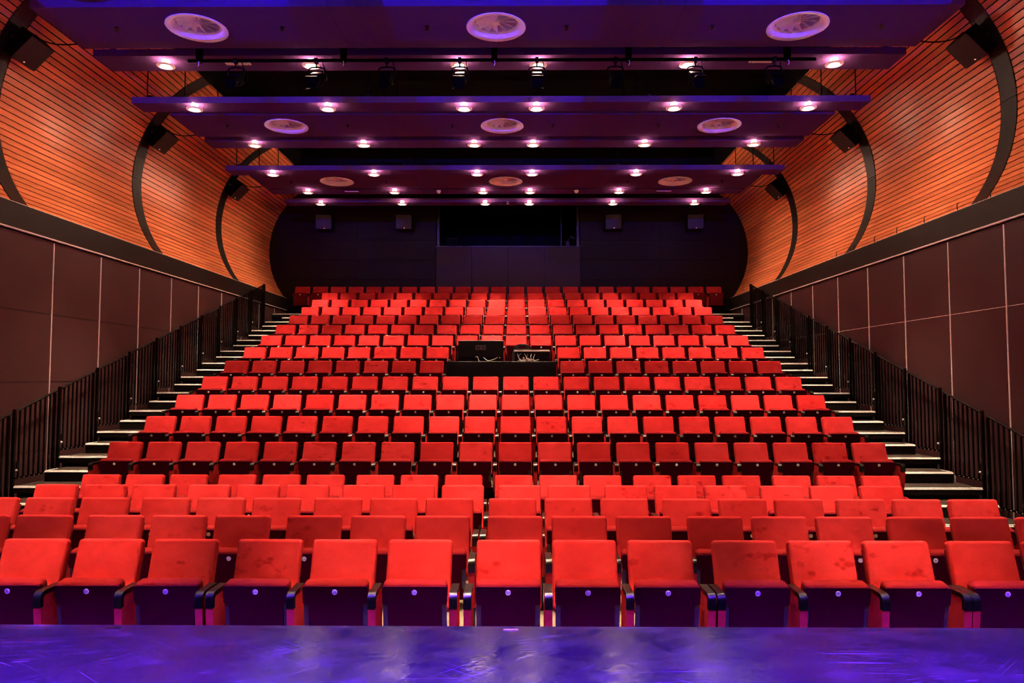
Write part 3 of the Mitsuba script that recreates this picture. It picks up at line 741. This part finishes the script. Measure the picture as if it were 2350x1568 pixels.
def numeral(nn):
    if nn not in NUM:
        m = meshkit.text_mesh(str(nn), 0.0155, 0.0008)
        b = m.bounds
        m.apply_translation((-(b[0][0] + b[1][0]) / 2, -(b[0][1] + b[1][1]) / 2, 0))
        v = m.vertices.copy()
        m.vertices = np.stack([v[:, 0], FY - 0.0102 - v[:, 2], v[:, 1] + 0.655], 1)
        m = tipped(m)
        NUM[nn] = mikit.ply(m, 'badge_ink')
    return NUM[nn]

def seat(x, y, z, label, group, number, left_arm, right_arm, sz=1.0, with_num=True, pitch=0.55, under=None):
    t = thing('theatre_seat', label, 'theatre seat', group)
    M = T().translate([x, y, z]).scale([1, 1, sz])
    put(t, 'backrest', PB, to=M)
    put(t, 'back_shell', PS, to=M)
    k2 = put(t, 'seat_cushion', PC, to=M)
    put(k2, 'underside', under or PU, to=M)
    for s in (-1, 1):
        put(t, 'hinge_plate', PP, to=M @ T().translate([s * 0.2, 0, 0]))
    k2 = put(t, 'number_badge', PN, label='round pale badge with the number %d' % number if with_num else None, to=M)
    if with_num:
        put(k2, 'numeral', numeral(number), to=M)
    for on, s in ((left_arm, -1), (right_arm, 1)):
        if on:
            MA = M @ T().translate([s * pitch / 2, 0, 0])
            k2 = put(t, 'armrest', PA, to=MA)
            put(k2, 'side_panel', PV, to=MA)
            put(k2, 'support_leg', PL, to=MA)

FRONT = [
    (1, 5.33, 1235.5, [19, 186.5, 359, 552, 721.5, 892, 1094, 1266, 1438, 1630, 1805, 1974, 2161, 2333], 8),
    (2, 6.24, 1181, [-97, 43.7, 210.6, 353, 497, 660, 809.4, 955, 1120, 1265.6, 1412, 1576, 1722, 1867.3, 2033.4, 2180.8, 2325], 4),
    (3, 7.16, 1141, [-45, 76, 196, 337, 455, 581, 723.5, 851.5, 978.8, 1121.5, 1248.8, 1377.4, 1518, 1647, 1774, 1916.8, 2043, 2167], 2),
    (4, 8.05, 1111, [89, 197.6, 308.5, 437, 549, 659, 788, 902, 1015, 1142.5, 1257.5, 1385.5, 1500.5, 1614, 1741, 1856, 1968.7], 2),
    (5, 9.00, 1088, [195, 293, 393.6, 504.5, 606, 706.5, 819, 921, 1021.8, 1135, 1237.4, 1338.5, 1452, 1553.6, 1655, 1768.8, 1872.4, 1973.5], 2),
]
for (r_, y, py, lefts, first) in FRONT:
    X = [pix_to_plane_y(px, py, y)[0] + 0.2325 for px in lefts]
    zt = pix_to_plane_y(1190, py + (2 if r_ < 3 else 2), y)[2]
    sz = zt / 0.93
    nums, nn = [], first
    for i in range(len(X)):
        nums.append(nn)
        if nn % 2 == 0:
            nn = nn + 2 if nn < 18 else 17
        else:
            nn = nn - 2
    mods = [[0]]
    for i in range(1, len(X)):
        if X[i] - X[i - 1] > 0.575:
            mods.append([])
        mods[-1].append(i)
    mid = [sum(X[i] for i in m) / len(m) for m in mods]
    for a in range(len(mods) // 2 - 1, -1, -1):          # units of seats side by side never overlap
        need = (len(mods[a]) + len(mods[a + 1])) / 2 * 0.544 + 0.056
        mid[a] = min(mid[a], mid[a + 1] - need)
    for a in range(len(mods) // 2, len(mods)):
        need = (len(mods[a]) + len(mods[a - 1])) / 2 * 0.544 + 0.056
        mid[a] = max(mid[a], mid[a - 1] + need)
    for m, c_ in zip(mods, mid):
        for q, i in enumerate(m):
            X[i] = c_ + (q - (len(m) - 1) / 2) * 0.544
    for i, x in enumerate(X):
        gl = x - X[i - 1] if i else 9
        gr = X[i + 1] - x if i < len(X) - 1 else 9
        lab = 'red velvet tip-up seat, %s from the left in the front row by the stage' % ORD[i + 1] if r_ == 1 else \
              'red velvet tip-up seat, %s from the left in the %s row from the front' % (ORD[i + 1], ORD[r_])
        cut = 0.575
        # where three-seat units meet, both seats have an arm of their own
        seat(x, y, 0.0, lab, 'seats of the %s row' % ORD[r_], max(1, nums[i]), True, gr > cut, sz, r_ <= 4, 0.544)
for r_ in range(6, 18):
    y, z = 10.2727 + (r_ - 6) * D, step_z(r_)
    miss = (8, 9, 10, 11) if r_ in (10, 11) else ()
    seq = [i for i in range(20) if i not in miss]
    for j, i in enumerate(seq):
        nn = 2 * (i + 1) if i < 10 else 39 - 2 * i
        seat((i - 9.5) * 0.55, y, z, 'red velvet tip-up seat, %s from the left in the %s row from the front' % (ORD[j + 1], ORD[r_]), 'seats of the %s row' % ORD[r_], nn, True,
             i == 19 or (i + 1) in miss, 1.0, r_ <= 8)
for i in range(24):
    nn = 2 * (i + 1) if i < 12 else 47 - 2 * i
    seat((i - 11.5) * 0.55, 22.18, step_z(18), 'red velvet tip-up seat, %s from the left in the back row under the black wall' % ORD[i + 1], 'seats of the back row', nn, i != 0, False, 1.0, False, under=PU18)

# ---------------------------------------------------------------- mixing desk in the seats
t = thing('mixing_table', 'black technicians table standing among the middle seats under a black cloth', 'table')
part(t, 'table_top', bx(-1.045, 1.03, 14.03, 14.72, 2.455, 2.49), 'speaker_black')
for lx in (-1.01, 0.98):
    part(t, 'leg', bx(lx - 0.025, lx + 0.025, 14.06, 14.11, step_z(10), 2.455), 'dark_metal')
    part(t, 'leg', bx(lx - 0.025, lx + 0.025, 14.62, 14.67, step_z(11), 2.455), 'dark_metal')
# draped cloth: grid over the top, front drop with folds
nu = 64
V, F = [], []
us = np.linspace(-1.066, 1.05, nu)
prof = [(14.70, 2.494), (14.3, 2.494), (14.022, 2.494), (14.012, 2.484)] + [(14.008, 2.484 - 0.07 * i) for i in range(1, 13)]
for j, (yy, zz) in enumerate(prof):
    drop = max(0, j - 3) / 12
    for u in us:
        wv = 0.010 * drop * (math.sin(u * 9 + 1) + 0.6 * math.sin(u * 17 + 2.3)) + 0.012 * drop * math.exp(-((u - 0.55 - drop * 0.3) / 0.14) ** 2)
        sag = -0.006 * math.sin((u + 1.1) * 2.9) ** 2 if j > 2 else 0
        V.append((u * (1 - 0.006 * drop), yy - wv + 0.012 * drop, zz + sag))
for j in range(len(prof) - 1):
    for i in range(nu - 1):
        q = [j * nu + i, (j + 1) * nu + i, (j + 1) * nu + i + 1, j * nu + i + 1]
        F += [[q[0], q[1], q[2]], [q[0], q[2], q[3]]]
t = thing('table_cloth', 'black cloth draped over the technicians table with soft folds in front', 'cloth')
single(t, trimesh.Trimesh(V, F, process=False), 'cloth_black', smooth=True)

t = thing('lighting_console', 'black lighting console seen from behind with a grey lettered badge', 'lighting console')
part(t, 'console_body', moved(rbox(0.88, 0.42, 0.12, 0.02), -0.415, 14.36, 2.556), 'console_black', smooth=30)
wing = moved(rbox(0.885, 0.05, 0.33, 0.012), -0.415, 14.19, 2.735, rx=-0.10)
part(t, 'screen_wing', wing, 'console_black', smooth=30)
part(t, 'top_edge', moved(rbox(0.885, 0.055, 0.014, 0.005), -0.415, 14.20, 2.899), 'aluminium')
lg = put(t, 'badge', mikit.ply(moved(rbox(0.20, 0.004, 0.092, 0.001, 1), -0.418, 14.160, 2.765, rx=-0.10), 'logo_grey'))
for ch, off in (('M', -0.078), ('A', 0.024)):
    m = meshkit.text_mesh(ch, 0.062, 0.0015, bold=True)
    b = m.bounds
    v = m.vertices.copy()
    m.vertices = np.stack([v[:, 0] - b[0][0], -v[:, 2], v[:, 1] - (b[0][1] + b[1][1]) / 2], 1)
    m = moved(m, off, -0.0025, 0.0)
    part(lg, 'letter', moved(m, -0.418, 14.160, 2.765, rx=-0.10), 'console_black')
part(lg, 'divider', moved(bx(0.002, 0.006, -0.0045, -0.002, -0.044, 0.044), -0.418, 14.160, 2.765, rx=-0.10), 'console_black')
part(t, 'rear_socket_strip', moved(rbox(0.80, 0.012, 0.045, 0.003), -0.415, 14.148, 2.565), 'dark_metal')
scene[key_for(t + '__indicator_light')] = {**mikit.ply(moved(rbox(0.016, 0.008, 0.016, 0.003), -0.045, 14.142, 2.565), 'lamp_glow_surface'),
    'emitter': {'type': 'area', 'radiance': em(1.6, 0.15, 0.1), 'sampling_weight': 0.01}}
t = thing('sound_mixer', 'dark sound mixer seen from behind with a pale top edge on the technicians table', 'sound mixer')
part(t, 'mixer_body', prism_x([(14.20, 2.497), (14.20, 2.685), (14.26, 2.70), (14.62, 2.56), (14.62, 2.497)], 0.25, 0.92), 'console_black')
part(t, 'top_edge', moved(rbox(0.71, 0.05, 0.035, 0.008), 0.585, 14.21, 2.70), 'aluminium', label='pale metal top edge')
for i in range(14):
    part(t, 'socket', cyl((0.29 + i * 0.044, 14.20, 2.66), (0.29 + i * 0.044, 14.192, 2.66), 0.012, 8), 'dark_metal')
rc = random.Random(5)
for j in range(6):
    x0 = 0.30 + 0.07 * j
    pts = [(x0, 14.19, 2.645)]
    for q in range(9):
        pts.append((pts[-1][0] + rc.uniform(-0.055, 0.075), 14.11 + rc.uniform(-0.035, 0.035), 2.501 + rc.uniform(0, 0.075) * (q < 8) * rc.random()))
    t = thing('audio_cable', 'white audio cable tangled behind the sound mixer', 'cable', 'white cables behind the sound mixer')
    single(t, tube(spline(pts, 64), 0.0038, 5), 'cable_white', smooth=True)
for j, pts in enumerate(([(-0.52, 14.14, 2.575), (-0.47, 14.08, 2.57), (-0.45, 14.04, 2.51), (-0.42, 14.02, 2.503)], [(-0.36, 14.14, 2.57), (-0.33, 14.08, 2.545), (-0.28, 14.03, 2.505), (-0.26, 14.02, 2.503)], [(-0.09, 14.14, 2.575), (-0.13, 14.10, 2.545), (-0.20, 14.05, 2.515), (-0.27, 14.03, 2.504)])):
    t = thing('console_cable', 'thin pale cable plugged into the rear of the lighting console, %s of three' % ('leftmost', 'middle', 'rightmost')[j], 'cable', 'pale cables at the lighting console')
    single(t, tube(spline(pts, 20), 0.0055, 6), 'cable_white', smooth=True)
t = thing('office_chair', 'grey round-backed chair behind the sound mixer', 'chair')
oy = 14.95
zf = step_z(11)
o = Polygon([(0.40 + 0.225 * math.copysign(abs(math.cos(a)) ** 0.75, math.cos(a)), 2.60 + 0.265 * math.copysign(abs(math.sin(a)) ** 0.85, math.sin(a))) for a in np.linspace(0, 2 * math.pi, 40)[:-1]])
hole = sbox(0.345, 2.795, 0.455, 2.825).buffer(0.012)
part(t, 'backrest', prism_y(o.difference(hole), oy, oy + 0.03), 'chair_grey')
part(t, 'back_rim', tube(np.array([(p[0], oy + 0.01, p[1]) for p in list(o.exterior.coords)]), 0.014, 8), 'dark_metal', smooth=True)
part(t, 'seat', moved(rbox(0.44, 0.42, 0.06, 0.025), 0.40, oy - 0.10, zf + 0.46), 'chair_grey', smooth=True)
for lx in (0.22, 0.58):
    for ly in (oy - 0.27, oy + 0.08):
        part(t, 'leg', cyl((lx, ly, zf - 0.003), (0.40 + (lx - 0.40) * 0.9, ly, zf + 0.45), 0.012, 8), 'dark_metal')
part(t, 'back_strut', cyl((0.40, oy + 0.03, zf + 0.44), (0.40, oy + 0.035, 2.55), 0.015, 8), 'dark_metal')
